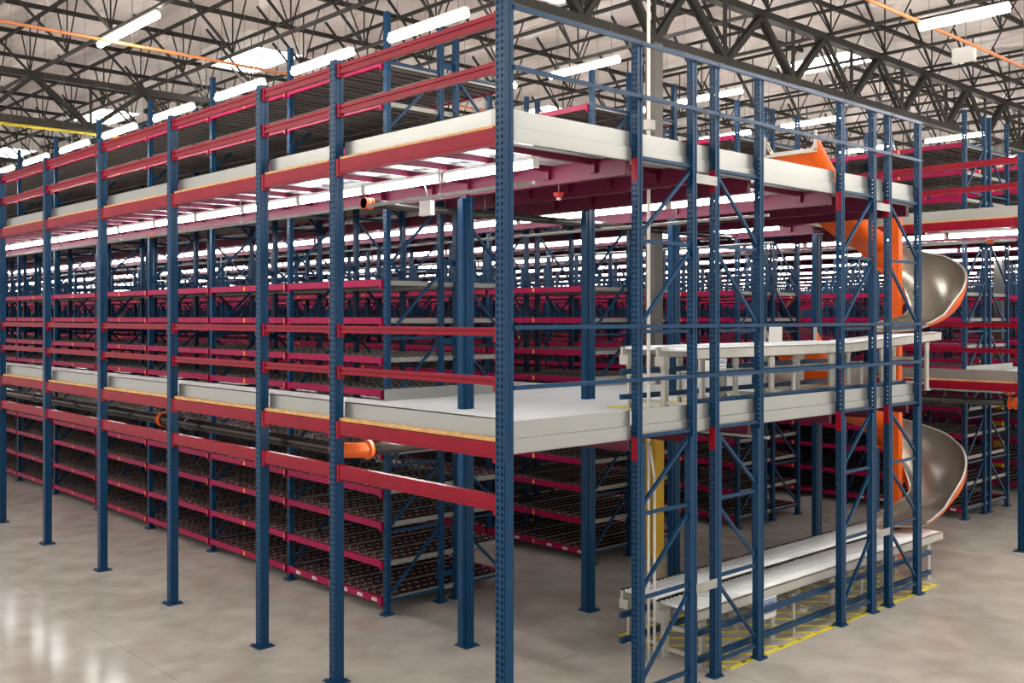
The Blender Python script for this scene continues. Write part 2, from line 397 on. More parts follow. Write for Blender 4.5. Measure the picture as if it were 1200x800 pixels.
# ---- near end face (Y = 0)
FR = [(1.66, 2.49, -1), (2.86, 3.65, 1), (5.33, 6.10, -1), (6.49, 7.31, 1)]
EX = [0, 1.66, 2.86, 5.33, 6.49, 7.31]
def frame(x0, x1, y, height, horiz, diag, label, group, wx=0.07, wy=0.075, split=None, lod=0, name='upright_frame', bolts=True):
    t = thing(name, (x0, y, 0), label, 'upright frame', group)
    W = x1-x0
    me = POST[(wx, height)]
    put('post', me, (0, 0, 0), t); put('post', me, (W, 0, 0), t)
    fp = FOOT; put('base_plate', fp, (0, 0, 0), t); put('base_plate', fp, (W, 0, 0), t)
    if split:
        o = BX(wx/2+0.001, wx/2+0.036, -0.036, 0.036, 0.012, split).mesh('reinforcing_post', 'blue')
        o2 = BX(-wx/2-0.036, -wx/2-0.001, -0.036, 0.036, 0.012, split).mesh('reinforcing_post', 'blue')
        put('reinforcing_post', o, (0,0,0), t); put('reinforcing_post', o2, (W,0,0), t)
    key = (round(W, 3), diag, tuple(horiz), lod)
    if key not in LACE:
        hs = []; 
        for z in horiz:
            b = BX(wx/2, W-wx/2, -0.016, 0.016, z-0.016, z+0.016); hs.append(('horizontal_brace', b.mesh('horizontal_brace', 'blue')))
        for a, c in zip(horiz[:-1], horiz[1:]):
            if c-a > 0.88 and c < 4: continue
            p, q = ((0.03, -0.0, a+0.05), (W-0.03, -0.0, c-0.05))
            if diag > 0: p, q = (0.03, 0, c-0.05), (W-0.03, 0, a+0.05)
            hs.append(('diagonal_brace', MB().bar(p, q, 0.030, 0.030, (0,1,0)).mesh('diagonal_brace', 'blue')))
        if lod:
            b = MB()
            for _, m2 in hs:
                o = len(b.v); b.v += [tuple(v.co) for v in m2.vertices]
                for p_ in m2.polygons: b.f.append(tuple(o+i for i in p_.vertices)); b.m.append(0); b.sm.append(False)
            hs = [('lacing', b.mesh('lacing', 'blue'))]
        LACE[key] = hs
    for n, m2 in LACE[key]: put(n, m2, (0,0,0), t)
    return t
LACE = {}
POST = {(0.07, 6.13): perf_post(0.07, 0.075, 0.01, 6.13).mesh('post', 'blue'), (0.065, 7.3): perf_post(0.065, 0.07, 0.01, 7.3).mesh('post', 'blue')}
FOOT = base_plate(0.15, 0.13).mesh('base_plate', 'blue')
H0 = [0.15, 1.0, 1.78, 2.50, 3.47, 4.31, 5.08]
side = ['first', 'second', 'third', 'fourth']
for i, (a, c, d) in enumerate(FR):
    frame(a, c, 0, 6.13, H0, d, 'blue ladder-braced upright frame on the near end, %s one right of the corner post' % side[i],
          'upright frames across the near end', split=2.44)
for i, (a, c) in enumerate(((2.49, 2.86), (6.10, 6.49))):
    for z, zn in ((0.95, 'near the floor'), (4.96, 'under the top deck')):
        b = BX(-0.17, 0.17, -0.045, -0.039, -0.045, 0.045); b.cyl((-0.14, -0.05, 0), (-0.14, -0.04, 0), 0.012, 6); b.cyl((0.14, -0.05, 0), (0.14, -0.04, 0), 0.012, 6)
        tag(put('row_spacer', b.mesh('row_spacer', 'galvd'), ((a+c)/2, 0, z)),
            'grey flat spacer plate %s joining the %s pair of end frames' % (zn, 'nearer' if i == 0 else 'farther'), 'spacer plate', 'spacer plates on the near end')
# thin blue guard rails
for z, zn in ((6.12, 'topmost rail along the post tops'), (5.63, 'rail above the top deck'), (3.52, 'upper rail above the first deck'), (3.03, 'lower rail above the first deck')):
    b = BX(0.05, 7.3, -0.068, -0.040, -0.018, 0.018)
    for x in EX[1:]: b.cyl((x, -0.075, 0), (x, -0.067, 0), 0.012, 6)
    tag(put('guard_rail', b.mesh('guard_rail', 'blue'), (0, 0, z)), 'slender blue guard %s on the near end' % zn, 'guard rail', 'blue rails across the near end')
# galvanised edge of decks on the end face
for z, nm in ((Z1, 'first'), (Z2, 'top')):
    segs = [(0.06, 1.61), (1.71, 2.84), (2.9, 5.28), (5.37, 6.44), (6.53, 7.27)]
    for i, (a, c) in enumerate(segs):
        t = thing('toe_plate', (a, 0.045, z), 'galvanised toe plate with channel below on the %s deck end, %s length from the corner' % (nm, ORD[i]), 'toe plate', 'toe plates along the deck edges')
        put('plate', BX(0, c-a, 0, 0.005, 0.002, 0.145).mesh('toe_plate', 'galv'), (0,0,0), t)
        ch = BX(0, c-a, -0.012, 0.005, -0.12, -0.002); ch.box(0, c-a, -0.012, 0.04, -0.124, -0.118)
        put('edge_channel', ch.mesh('edge_channel', 'galv'), (0,0,0), t)
        put('joint_patch', BX(0.0, 0.10, -0.018, -0.012, -0.10, 0.12).mesh('joint_patch', 'galvd'), (0,0,0), t)
    for i, x in enumerate([1.66, 2.86, 5.33, 6.49]):
        tag(put('beam_connector', BX(-0.042, -0.036, -0.035, 0.035, -0.32, -0.10).box(-0.05, -0.036, -0.03, -0.02, -0.3, -0.12).mesh('beam_connector', 'red'), (x, 0, z)),
            'small crimson connector plate under the %s deck on the %s end frame post pair' % (nm, ORD[i]), 'connector plate', 'connector plates at the near end')

# ---- interior columns under the front decks
colm = perf_post(0.115, 0.10, 0.01, 4.93, 0.0545, 0.016, 0.026).mesh('column_section', 'blue')
colb = BX(-0.10, -0.06, -0.04, 0.04, 0.012, 4.9).mesh('backing_channel', 'blue')
for i, (x, nm) in enumerate(((1.66, 'nearest, left of centre behind the corner post'), (3.63, 'at the near end of the first cross aisle'), (5.32, 'behind the conveyors'), (7.30, 'far end of the conveyors'), (8.97, 'behind the spiral chute'), (10.85, 'beyond the spiral chute'))):
    t = thing('support_column', (x, 2.42, 0), 'blue perforated column under the decks, '+nm, 'column', 'inner columns under the decks')
    put('column_section', colm, (0,0,0), t); put('base_plate', bp, (0,0,0), t); put('backing_channel', colb, (0,0,0), t)
    put('cap_plate', BX(-0.07, 0.07, -0.07, 0.07, 4.925, 4.94).mesh('cap_plate', 'purple'), (0,0,0), t)

# ---- second module's edge (X = 10.82)
t = thing('mezzanine_post', (10.82, 0, 0), 'blue perforated post at the far right edge of the picture, beyond the chute', 'post')
put('upright', big, (0,0,0), t); put('base_plate', bp, (0,0,0), t)
for nm, z0, z1, w, br, led in names[1:]:
    lb = 'crimson %s on the racking beyond the spiral chute' % nm
    beam_long('mezzanine_beam', 0.052, 3.9, z0, z1, w, lb, 'crimson beams beyond the chute', br, led, x=10.82, col='red')
for z, nm in ((Z1, 'first'), (Z2, 'top')):
    t = thing('toe_plate', (10.84, 0.06, z), 'galvanised toe plate on the %s deck edge beyond the spiral chute' % nm, 'toe plate', 'toe plates along the deck edges')
    put('plate', BX(0, 0.006, 0, 3.84, 0.0, 0.17).mesh('toe_plate', 'galv'), (0,0,0), t)
    put('timber_edge', BX(-0.03, 0.0, 0, 3.84, -0.02, 0.005).mesh('timber_edge', 'wood'), (0,0,0), t)
    tag(put('toe_plate', BX(7.36, 10.74, 0, 0.006, 0.0, 0.15).box(7.36, 10.74, -0.01, 0.0, -0.12, 0).mesh('toe_plate', 'galv'), (0, 2.40, z)),
        'galvanised toe plate on the %s deck edge right behind the spiral chute' % nm, 'toe plate', 'toe plates along the deck edges')
    tag(put('toe_plate', BX(0, 0.006, 0.06, 2.38, 0.0, 0.15).box(0, 0.02, 0.06, 1.2, -0.12, 0).mesh('toe_plate', 'galv'), (7.345, 0, z)),
        'galvanised toe plate on the %s deck side facing the spiral chute' % nm, 'toe plate', 'toe plates along the deck edges') if z == Z2 and False else None
# ------------------------------------------------------------------ flow shelves
def make_bed(L, D, lod):
    """rows of skate wheels on tracks running across the shelf (X)"""
    b = MB()
    if lod == 0:
        nt = 12; p = L/nt; nw = 34
        for i in range(nt):
            y = i*p
            b.mi = 3; b.box(0.02, D-0.02, y-0.045+p*0.5, y+0.045+p*0.5, -0.046, -0.036)
            if i % 3 == 0: b.mi = 3; b.box(0.015, D-0.015, y+0.002, y+0.022, -0.036, 0.006)
            for k in range(nw):
                x = 0.035+k*(D-0.07)/(nw-1); r = 0.019; near = k < 5
                b.mi = 1
                if i % 3 and k % 2: b.box(x-0.032, x+0.032, y-0.005, y+0.005, -0.004, 0.004)
                ys_ = ((y+0.026, y+p*0.5-0.012), (y+p*0.5+0.012, y+p-0.004)) if k % 2 else ((y+0.014, y+p*0.5-0.02), (y+p*0.5+0.002, y+p-0.016))
                for yn, (yl, yr) in enumerate(ys_):
                    b.mi = 2 if (near or (k+i+yn) % 3 == 0) else 0
                    P = [(x+r*math.cos(PI*(0.25+q/2)), -0.016+r*math.sin(PI*(0.25+q/2))) for q in range(4)]
                    b.quadbox([(P[2][0], yl, P[2][1]), (P[3][0], yl, P[3][1]), (P[3][0], yr, P[3][1]), (P[2][0], yr, P[2][1]),
                               (P[1][0], yl, P[1][1]), (P[0][0], yl, P[0][1]), (P[0][0], yr, P[0][1]), (P[1][0], yr, P[1][1])])
                    if near and yn == k % 2: b.mi = 1; b.box(x-0.012, x+0.012, yl+0.01, yl+0.026, -0.002, 0.0035)
        b.mi = 3
        for x in (0.82, 1.15): b.box(x, x+0.03, 0.0, L, -0.060, -0.046)
    else:
        nt = int(L/0.21); p = L/nt
        for i in range(nt):
            y = (i+0.5)*p
            b.mi = 0; b.box(0.02, D-0.02, y-0.055, y+0.055, -0.02, 0.008)
            b.mi = 1; b.box(0.02, D-0.02, y+0.056, y+0.063, -0.03, -0.002)
        b.mi = 3
        for x in (0.82, 1.15): b.box(x, x+0.035, 0.0, L, -0.058, -0.034)
    return b
BED = {}; FB = {}; RB = {}; SR = {}
tagm = BX(-0.034, -0.030, -0.016, 0.016, -0.052, 0.008).mesh('location_tag', 'tag')
lab = MB(); lab.box(-0.034, -0.031, -0.05, 0.05, -0.042, -0.006); lab.mi = 1
for k in range(6): lab.box(-0.0355, -0.034, -0.038+k*0.012, -0.032+k*0.012, -0.032, -0.014)
labm = lab.mesh('address_label', 'white', 'ink')
def shelf_meshes(L):
    k = round(L, 2)
    if k not in BED:
        D = 1.97
        BED[k] = make_bed(L-0.08, D, 0).mesh('roller_bed', 'wheel', 'axle', 'maroon', 'rail')
        f = BX(-0.030, 0.012, 0.0, L-0.075, -0.058, 0.012); f.box(-0.030, -0.020, 0, L-0.075, 0.012, 0.022)
        f.box(-0.034, 0.014, -0.002, 0.035, -0.09, 0.016); f.box(-0.034, 0.014, L-0.11, L-0.073, -0.09, 0.016)
        FB[k] = f.mesh('front_beam', 'magenta')
        r = BX(D-0.012, D+0.03, 0.0, L-0.075, -0.058, 0.012); r.box(D-0.014, D+0.034, -0.002, 0.035, -0.09, 0.016); r.box(D-0.014, D+0.034, L-0.11, L-0.073, -0.09, 0.016)
        RB[k] = r.mesh('rear_beam', 'magenta')
        SR[k] = BX(0.0, D, 0.0, 0.012, -0.045, 0.012).mesh('side_rail', 'rail')
    return k
shelves = []; frames = []
for r, (a, c, y0) in enumerate(ROWS):
    ys = ybounds(y0)
    for i, y in enumerate(ys):
        if in_view([(a, y), (c, y)]): frames.append((depth_px(a, y)[0], r, i, a, c, y))
    for i in range(len(ys)-1):
        if not in_view([(a, ys[i]), (a, ys[i+1]), (c, ys[i]), (c, ys[i+1])], 20): continue
        d = depth_px((a+c)/2, (ys[i]+ys[i+1])/2)[0]
        for st in (0, 1, 2):
            for k, z in enumerate(TIERS[st]):
                shelves.append((d+(1.5 if st == 0 else 0)*r, r, i, st, k, a, c, ys[i], ys[i+1], z))
shelves.sort()
NSH = 300
TN = ['lowest tier', 'second tier', 'third tier', 'fourth tier', 'fifth tier']
for n, (d, r, i, st, k, a, c, ya, yb, z) in enumerate(shelves[:NSH]):
    key = shelf_meshes(yb-ya)
    t = thing('flow_shelf', (a, ya+0.0375, z), 'magenta-edged roller shelf, %s of %s, %s bay of %s rack row' % (TN[k], STO[st], ORD[i], NR[r]), 'roller shelf', 'roller flow shelves in the racking')
    put('roller_bed', BED[key], (0, 0, 0), t)['kind'] = 'stuff'
    fb = put('front_beam', FB[key], (0,0,0), t); put('rear_beam', RB[key], (0,0,0), t)
    if i: put('location_tag', tagm, (0, 0.022, 0), fb)
    put('location_tag', tagm, (0, (yb-ya)/2, 0), fb)
    if i == 0: put('side_rail', SR[key], (0,-0.03,0), t)
    if st == 0 and k == 0 and i == 0:
        for q in (0.14, 0.45, 0.78, 1.5, 1.9): put('address_label', labm, (0, q, 0), fb)
b = MB(); D = 1.97
for (d, r, i, st, k, a, c, ya, yb, z) in shelves[NSH:]:
    L = yb-ya-0.075; o = (a, ya+0.0375, z)
    def B(x0, x1, y0_, y1, z0, z1, mi):
        b.mi = mi; b.box(o[0]+x0, o[0]+x1, o[1]+y0_, o[1]+y1, o[2]+z0, o[2]+z1)
    B(-0.03, 0.012, 0, L, -0.058, 0.012, 4); B(D-0.012, D+0.03, 0, L, -0.058, 0.012, 4)
    B(-0.034, -0.030, 0.006, 0.038, -0.052, 0.008, 5); B(-0.034, -0.030, L/2-0.016, L/2+0.016, -0.052, 0.008, 5)
    nb = 12 if d < 30 else 7; p = L/nb
    for q in range(nb):
        B(0.02, D-0.02, (q+0.1)*p, (q+0.62)*p, -0.02, 0.006, 0)
        if d < 30: B(0.02, D-0.02, (q+0.66)*p, (q+0.71)*p, -0.03, 0.0, 1)
    if i == 0: B(0.0, D, -0.03, -0.018, -0.045, 0.012, 3)
o = put('flow_shelving', b.mesh('flow_shelving', 'wheel', 'axle', 'maroon', 'rail', 'magenta', 'tag'))
o['kind'] = 'stuff'; tag(o, 'mass of far magenta and black roller shelving filling the racks deep in the warehouse', 'shelving')

# ------------------------------------------------------------------ rack upright frames
HR = [0.17, 1.0, 1.8, 2.52, 3.35, 4.2, 5.03, 5.85, 6.7]
frames.sort()
spm = MB()
for z in (0.35, 1.25, 2.2, 3.3, 4.3, 5.6, 6.8): spm.box(0.89, 1.08, -0.005, 0.005, z-0.04, z+0.04)
spm = spm.mesh('row_spacer', 'blue')
cnt = 0; rest = []
for (d, r, i, a, c, y) in frames:
    if cnt < 290:
        for h in (0, 1):
            x0, x1 = (a+0.03, a+0.86) if h == 0 else (c-0.86, c-0.03)
            t = frame(x0, x1, y, 7.3, HR, -1 if h == 0 else 1,
                'blue laced upright frame, %s half of %s rack row, %s from its near end' % ('left' if h == 0 else 'right', NR[r], ORD[i]),
                'upright frames in the rack rows', wx=0.065, lod=0 if d < 15 else 1)
            if h == 0: put('row_spacer', spm, (-0.03, 0, 0), t)
            cnt += 1
    else: rest.append((d, r, i, a, c, y))
b = MB()
for (d, r, i, a, c, y) in rest:
    for x0, x1, s in ((a+0.03, a+0.86, 1), (c-0.86, c-0.03, -1)):
        for x in (x0, x1): b.box(x-0.033, x+0.033, y-0.035, y+0.035, 0, 7.3)
        for z0, z1 in zip(HR[:-1], HR[1:]):
            b.box(x0, x1, y-0.015, y+0.015, z0-0.015, z0+0.015)
            b.bar((x0, y, z0 if s > 0 else z1), (x1, y, z1 if s > 0 else z0), 0.03, 0.03, (0,1,0))
if rest:
    o = put('rack_framework', b.mesh('rack_framework', 'blue')); o['kind'] = 'stuff'
    tag(o, 'mass of far blue rack uprights standing deep in the warehouse', 'upright frames')

# ------------------------------------------------------------------ conveyors
def conveyor(x0, x1, y0, y1, z, zb, label, sign=None, zend=None):
    t = thing('roller_conveyor', (x0, y0, zb), label, 'roller conveyor', 'roller conveyors by the chute')
    L, W, H = x1-x0, y1-y0, z-zb
    zend = zend if zend is not None else z
    sl = (zend-z)
    X0 = L*0.55
    def hz(x): return H + (sl*((x-X0)/(L-X0)) if x > X0 else 0)
    for y in (0.0, W-0.03):
        b = MB()
        for xa, xb in ((0, X0), (X0, L)):
            for (ya, yb, da, db) in ((y, y+0.004 if y < 0.1 else y+0.03, -0.115, 0.0), (y, y+0.03, -0.008, 0.0), (y, y+0.03, -0.115, -0.107)):
                b.quadbox([(xa,ya,hz(xa)+da),(xb,ya,hz(xb)+da),(xb,yb,hz(xb)+da),(xa,yb,hz(xa)+da),(xa,ya,hz(xa)+db),(xb,ya,hz(xb)+db),(xb,yb,hz(xb)+db),(xa,yb,hz(xa)+db)])
        put('side_channel', b.mesh('side_channel', 'conv'), (0,0,0), t)
    rm = MB().cyl((0, 0.034, 0), (0, W-0.034, 0), 0.022, 10).cyl((0, 0.0, 0), (0, W, 0), 0.006, 6).mesh('roller', 'roller')
    n = min(98, int(L/0.076))
    for i in range(n):
        x = 0.05+(L-0.1)*i/(n-1); put('roller', rm, (x, 0, hz(x)-0.018), t)
    nl = 5
    for i in range(nl):
        x = 0.12+(L-0.5)*i/(nl-1); h = hz(x)-0.115
        b = MB()
        for y in (0.02, W-0.05):
            b.box(x-0.035, x-0.005, y, y+0.03, 0, h); b.box(x+0.005, x+0.035, y, y+0.03, 0, h)
            b.box(x-0.06, x+0.06, y-0.02, y+0.05, 0, 0.008)
            b.box(x-0.05, x+0.05, y+0.002, y+0.028, h-0.12, h+0.01)
        b.box(x-0.015, x+0.015, 0.04, W-0.04, h*0.12, h*0.12+0.04); b.box(x-0.015, x+0.015, 0.04, W-0.04, h*0.62, h*0.62+0.04)
        put('leg', b.mesh('leg', 'conv'), (0,0,0), t)
    b = MB().box(-0.02, 0.05, W-0.12, W+0.0, H-0.20, H-0.10)
    put('end_stop', b.mesh('end_stop', 'conv'), (0,0,0), t)
    return t
conveyor(2.88, 8.55, 0.22, 0.765, 0.60, 0, 'grey roller conveyor on the floor, nearer lane, just behind the blue end frames')
conveyor(2.95, 8.45, 0.775, 1.32, 0.60, 0, 'grey roller conveyor on the floor, farther lane beside its twin')
conveyor(2.88, 8.50, 0.22, 0.765, 3.285, Z1, 'raised grey roller conveyor on the first deck, nearer lane', zend=3.40)
conveyor(2.95, 7.0, 0.775, 1.32, 3.285, Z1, 'raised grey roller conveyor on the first deck, farther lane')
# low guard rails
for zb, nm in ((0, 'on the floor'), (Z1, 'on the first deck')):
    for y, yn, a, c in ((0.135, 'near side', 2.75, 7.95), (1.06, 'far side', 2.66, 7.0)):
        if zb: c = min(c, 7.2)
        t = thing('barrier_rail', (a, y, zb), 'double dark blue low barrier rail %s, %s of the conveyors' % (nm, yn), 'barrier rail', 'low barrier rails around the conveyors')
        for z in (0.15, 0.42): put('rail', BX(0, c-a, -0.025, 0.025, z-0.025, z+0.03).mesh('rail', 'blue'), (0,0,0), t)
        x = 0.3; bk = BX(-0.02, 0.02, 0.026, 0.05, 0, 0.46).mesh('bracket', 'conv')
        while x < c-a: put('bracket', bk, (x,0,0), t); x += 1.55
# yellow hatching
def hatch(x0, x1, y0, y1, z, label):
    b = MB()
    def st(p, q, w):
        p = Vector(p); q = Vector(q); n = Vector((-(q-p).y, (q-p).x)).normalized()*w/2
        b.quadbox([(p.x-n.x, p.y-n.y, 0), (q.x-n.x, q.y-n.y, 0), (q.x+n.x, q.y+n.y, 0), (p.x+n.x, p.y+n.y, 0),
                   (p.x-n.x, p.y-n.y, 0.002), (q.x-n.x, q.y-n.y, 0.002), (q.x+n.x, q.y+n.y, 0.002), (p.x+n.x, p.y+n.y, 0.002)])
    W, H = x1-x0, y1-y0
    st((0, 0), (W, 0), 0.06); st((0, H), (W, H), 0.06); st((0, 0), (0, H), 0.06); st((W, 0), (W, H), 0.06)
    s = 0.3
    while s < W+H:      # stripes slanting across
        p = (s, 0) if s <= W else (W, s-W); q = (s-H, H) if s-H >= 0 else (0, s)
        st(p, q, 0.055); s += 0.36
    tag(put('floor_marking', b.mesh('floor_marking', 'yel'), (x0, y0, z)), label, 'floor marking')
hatch(3.15, 7.9, 0.03, 1.5, 0.001, 'yellow diagonal hatching painted on the concrete beneath the conveyors')
hatch(2.95, 7.15, 0.09, 1.5, Z1+0.001, 'yellow diagonal hatching painted on the first deck beneath the conveyors')
def text(s, size, loc, parent, m='ink', rot=(PI/2, 0, 0), name='lettering'):
    cu = bpy.data.curves.new(name, 'FONT'); cu.body = s; cu.size = size; cu.align_x = 'CENTER'; cu.align_y = 'CENTER'; cu.extrude = 0.0006
    cu.materials.append(M[m]); o = bpy.data.objects.new(name, cu); C.objects.link(o)
    bpy.context.view_layer.update()
    me = bpy.data.meshes.new_from_object(o.evaluated_get(bpy.context.evaluated_depsgraph_get()))
    bpy.data.objects.remove(o); return put(name, me, loc, parent, rot)
def sign(x, y, z, w, h, label):
    t = thing('notice_sign', (x, y, z), label, 'sign', 'notice signs on the conveyors')
    put('board', BX(-w/2, w/2, -0.004, 0, 0, h).mesh('board', 'white'), (0,0,0), t)
    put('header', BX(-w*0.42, w*0.42, -0.006, -0.004, h*0.68, h*0.93).mesh('header', 'hdr'), (0,0,0), t)
    text('NOTICE', h*0.22, (0, -0.0075, h*0.80), t, 'white')
    text('DO NOT CLIMB', h*0.125, (0, -0.0055, h*0.48), t); text('ON CONVEYOR', h*0.125, (0, -0.0055, h*0.27), t)
sign(4.16, 0.20, 0.28, 0.25, 0.23, 'white notice sign with blue header hanging from the floor-level conveyor')
sign(3.26, 0.20, 3.02, 0.16, 0.15, 'small white notice sign with blue header on the raised conveyor')
tag(put('blank_plate', BX(-0.06, 0.06, -0.004, 0, 0, 0.12).mesh('blank_plate', 'white'), (2.62+0.42, 0.205, 3.04)), 'blank white plate hanging from the near end of the raised conveyor', 'plate')

# ------------------------------------------------------------------ spiral chutes
def chute(dz, label, poleend):
    cx, cy = 9.06, 1.15; ri, ro = 0.2, 0.95
    t = thing('spiral_chute', (cx, cy, 0), label, 'spiral chute', 'orange spiral chutes')
    def sm(u): u = max(0, min(1, u)); return u*u*(3-2*u)
    st = []                       # (position function, floor z, outer wall height, inner wall height)
    nA, nB, nC = 14, 40, 8
    def tab(T, u):
        for (u0, v0), (u1, v1) in zip(T[:-1], T[1:]):
            if u <= u1: return v0+(v1-v0)*(u-u0)/(u1-u0)
        return T[-1][1]
    ZT = [(0, 5.28), (0.2, 4.95), (0.36, 4.72), (0.47, 4.64), (0.61, 4.54), (0.75, 4.38), (0.86, 4.22), (1.0, 3.95)]
    def zf(u): return 3.5+1.16*(1-u)**1.6
    for i in range(nA):
        u = i/nA; x = -2.02+2.02*u
        st.append((lambda rr, x=x: (x, rr), 5.95-1.29*(1-(1-u)**1.5), 0.20+0.35*sm(u*1.1), 0.22))
    for i in range(nB+1):
        u = i/nB; th = PI/2-PI*u
        st.append((lambda rr, th=th: (rr*math.cos(th), rr*math.sin(th)), zf(u), tab(ZT, u)-zf(u), 0.22))
    for i in range(1, nC+1):
        u = i/nC; x = -1.05*u; z = 3.5-0.08*u
        st.append((lambda rr, x=x: (x, -rr), z, tab([(0, 3.95), (0.5, 3.64), (1, 3.50)], u)-z, 0.16-0.06*u))
    def prof(h, hi, off, k):
        P = [(ri-off, hi), (ri-off, 0.06-off*0.4), (ri+0.04, -off), (ri+0.12, -off)]
        s0 = 0.84-(0.84-0.40)*k; hh = h if k > 0.02 else h
        for q in range(1, 11):
            a_ = PI/2*q/10
            x_ = s0+(ro-s0)*math.sin(a_)**(1.0+0.15*k); z_ = hh*(1-math.cos(a_))**(1.0 if k > 0.5 else 0.85)
            P.append((x_+off*math.sin(a_)*0.8, z_-off*math.cos(a_)))
        return P
    def rows_(off):
        R = []
        for idx, (f, z, ho, hi) in enumerate(st):
            kb = sm((idx-4)/14)
            R.append([(*f(p[0]), z+dz+p[1]) for p in prof(max(ho, 0.10), hi, off, kb)])
        return R
    ins, out = rows_(0.0), rows_(0.028)
    put('slide_bed', MB().grid(ins).mesh('slide_bed', 'steel'), (0,0,0), t)
    put('outer_shell', MB().grid(out).mesh('outer_shell', 'orange'), (0,0,0), t)
    b = MB(); b.grid([[r[-1] for r in ins], [(r2[-1][0], r2[-1][1], r2[-1][2]+0.004) for r2 in out]]); b.grid([[r[0] for r in ins], [r[0] for r in out]])
    for e in (0, -1):
        for k in range(len(ins[0])-1): b.quad(ins[e][k], ins[e][k+1], out[e][k+1], out[e][k])
    # rolled lip along the outer wall
    for r0, r1 in zip(ins[6:-1], ins[7:]): b.cyl(r0[-1], r1[-1], 0.016, 6, False)
    put('rolled_lip', b.mesh('rolled_lip', 'lip'), (0,0,0), t)
    # flange around the mouth
    fl = MB(); z0 = 5.95+dz
    fl.box(-2.04, -2.02, ri-0.05, ri-0.01, z0-0.04, z0+0.24); fl.box(-2.04, -2.02, ro+0.01, ro+0.05, z0-0.04, z0+0.24); fl.box(-2.04, -2.02, ri-0.05, ro+0.05, z0-0.06, z0-0.02)
    put('mouth_flange', fl.mesh('mouth_flange', 'conv'), (0,0,0), t)
    p = BX(-0.06, 0.06, -0.06, 0.06, max(0, poleend[0]), poleend[1])
    put('centre_pole', p.mesh('centre_pole', 'orange'), (0,0,0), t)
    # gusset arms from pole to bed
    for u in (0.12, 0.45, 0.75):
        g_ = MB()
        th = PI/2-PI*u; z = zf(u)+dz-0.06
        g_.bar((0.05*math.cos(th), 0.05*math.sin(th), z-0.12), (ro*0.5*math.cos(th), ro*0.5*math.sin(th), z-0.02), 0.02, 0.05)
        put('support_arm', g_.mesh('support_arm', 'orange'), (0,0,0), t)
    return t
chute(0.0, 'upper orange and steel spiral chute dropping from the top deck to the raised conveyor', (2.9, 5.1))
chute(-2.72, 'lower orange and steel spiral chute dropping from the first deck to the floor conveyor', (0, 2.88))
# plates beside the lower mouth
tag(put('guard_plate', BX(0, 0.3, -0.006, 0.006, 0, 0.26).mesh('guard_plate', 'white'), (6.05, 1.42, 3.25)), 'pale guard plate standing behind the raised conveyor left of the chute', 'guard plate')

# ------------------------------------------------------------------ building columns
for i, x in enumerate((6.40, 19.3, 32.2)):
    t = thing('building_column', (x, 3.65, 0), ['square grey building column with yellow foot behind the second end frame', 'square grey building column far right under the roof girder', 'square grey building column farthest along the near girder'][i], 'building column', 'columns carrying the roof girder')
    put('shaft', BX(-0.095, 0.095, -0.095, 0.095, 0, 7.72).mesh('shaft', 'colm'), (0,0,0), t)
    put('column_guard', BX(-0.105, 0.105, -0.105, 0.105, 0, 2.3).mesh('column_guard', 'ywl'), (0,0,0), t)
# vertical conduit
b = MB(); b.tube([(0, 0, 0.0), (0, 0, 2.3)], 0.014, 8); b.tube([(0.06, -0.03, 0.0), (0.06, -0.03, 1.9), (0.02, 0, 2.25)], 0.014, 8); b.tube([(0, 0, 2.3), (0, 0, 8.7)], 0.019, 8)
t = thing('electrical_conduit', (2.74, 0.75, 0), 'thin white vertical conduit running floor to roof right of the second blue post', 'conduit')
put('pipe_run', b.mesh('pipe_run', 'white'), (0,0,0), t)
for z in (2.95, 5.62): put('junction_box', BX(-0.05, 0.05, -0.05, 0.03, z-0.05, z+0.05).mesh('junction_box', 'conv'), (0,0,0), t)

# ------------------------------------------------------------------ pipes
def pipe(name, pts, r, label, m='pipe', coup=(), cm='coup', hang=(), hz=None, group=None, n=14, cr=1.28):
    t = thing(name, pts[0], label, 'pipe', group); o = Vector(pts[0])
    P = [Vector(p)-o for p in pts]
    b = MB().tube(P, r, n); put('pipe_run', b.mesh('pipe_run', m), (0,0,0), t)
    for (p, d) in coup:
        p = Vector(p)-o; d = Vector(d)
        c = MB().cyl(p-d*0.05, p+d*0.05, r*cr, n); c.cyl(p-d*0.05, p-d*0.035, r*cr*1.12, n); c.cyl(p+d*0.035, p+d*0.05, r*cr*1.12, n)
        put('coupling', c.mesh('coupling', cm), (0,0,0), t)
    for p in hang:
        p = Vector(p)-o
        c = MB().cyl(p+Vector((0, 0, r)), p+Vector((0, 0, hz)), 0.006, 6)
        k = 10
        for q in range(k):
            a0, a1 = 2*PI*q/k, 2*PI*(q+1)/k; R = r*1.15+0.004
            c.cyl(p+Vector((R*math.cos(a0), 0, R*math.sin(a0))), p+Vector((R*math.cos(a1), 0, R*math.sin(a1))), 0.005, 5, False)
        put('hanger', c.mesh('hanger', 'galv'), (0,0,0), t)
    return t
zz = 2.20
main1 = t = pipe('sprinkler_main', [(0.42, 3.05, zz), (0.42, 26, zz)], 0.068, 'thick dark steel sprinkler main with orange elbow under the first deck along the left side',
     coup=[((0.42, y, zz), (0, 1, 0)) for y in (7.4, 11.9, 16.4)], hang=[(0.42, y, zz) for y in (4.6, 6.6, 9.3, 12.6)], hz=0.3, group='sprinkler mains')
t = pipe('sprinkler_main', [(0.62, 2.85, zz), (7.2, 2.85, zz)], 0.068, 'thick dark steel sprinkler main crossing under the first deck behind the corner', hang=[(2.3, 2.85, zz), (4.4, 2.85, zz)], hz=0.3, group='sprinkler mains')
b = MB(); 
pts = [(0.42, 3.08)] + [(0.42+0.2*(1-math.cos(a)), 3.05-0.2*math.sin(a)) for a in [PI/2*k/6 for k in range(7)]] + [(0.66, 2.85)]
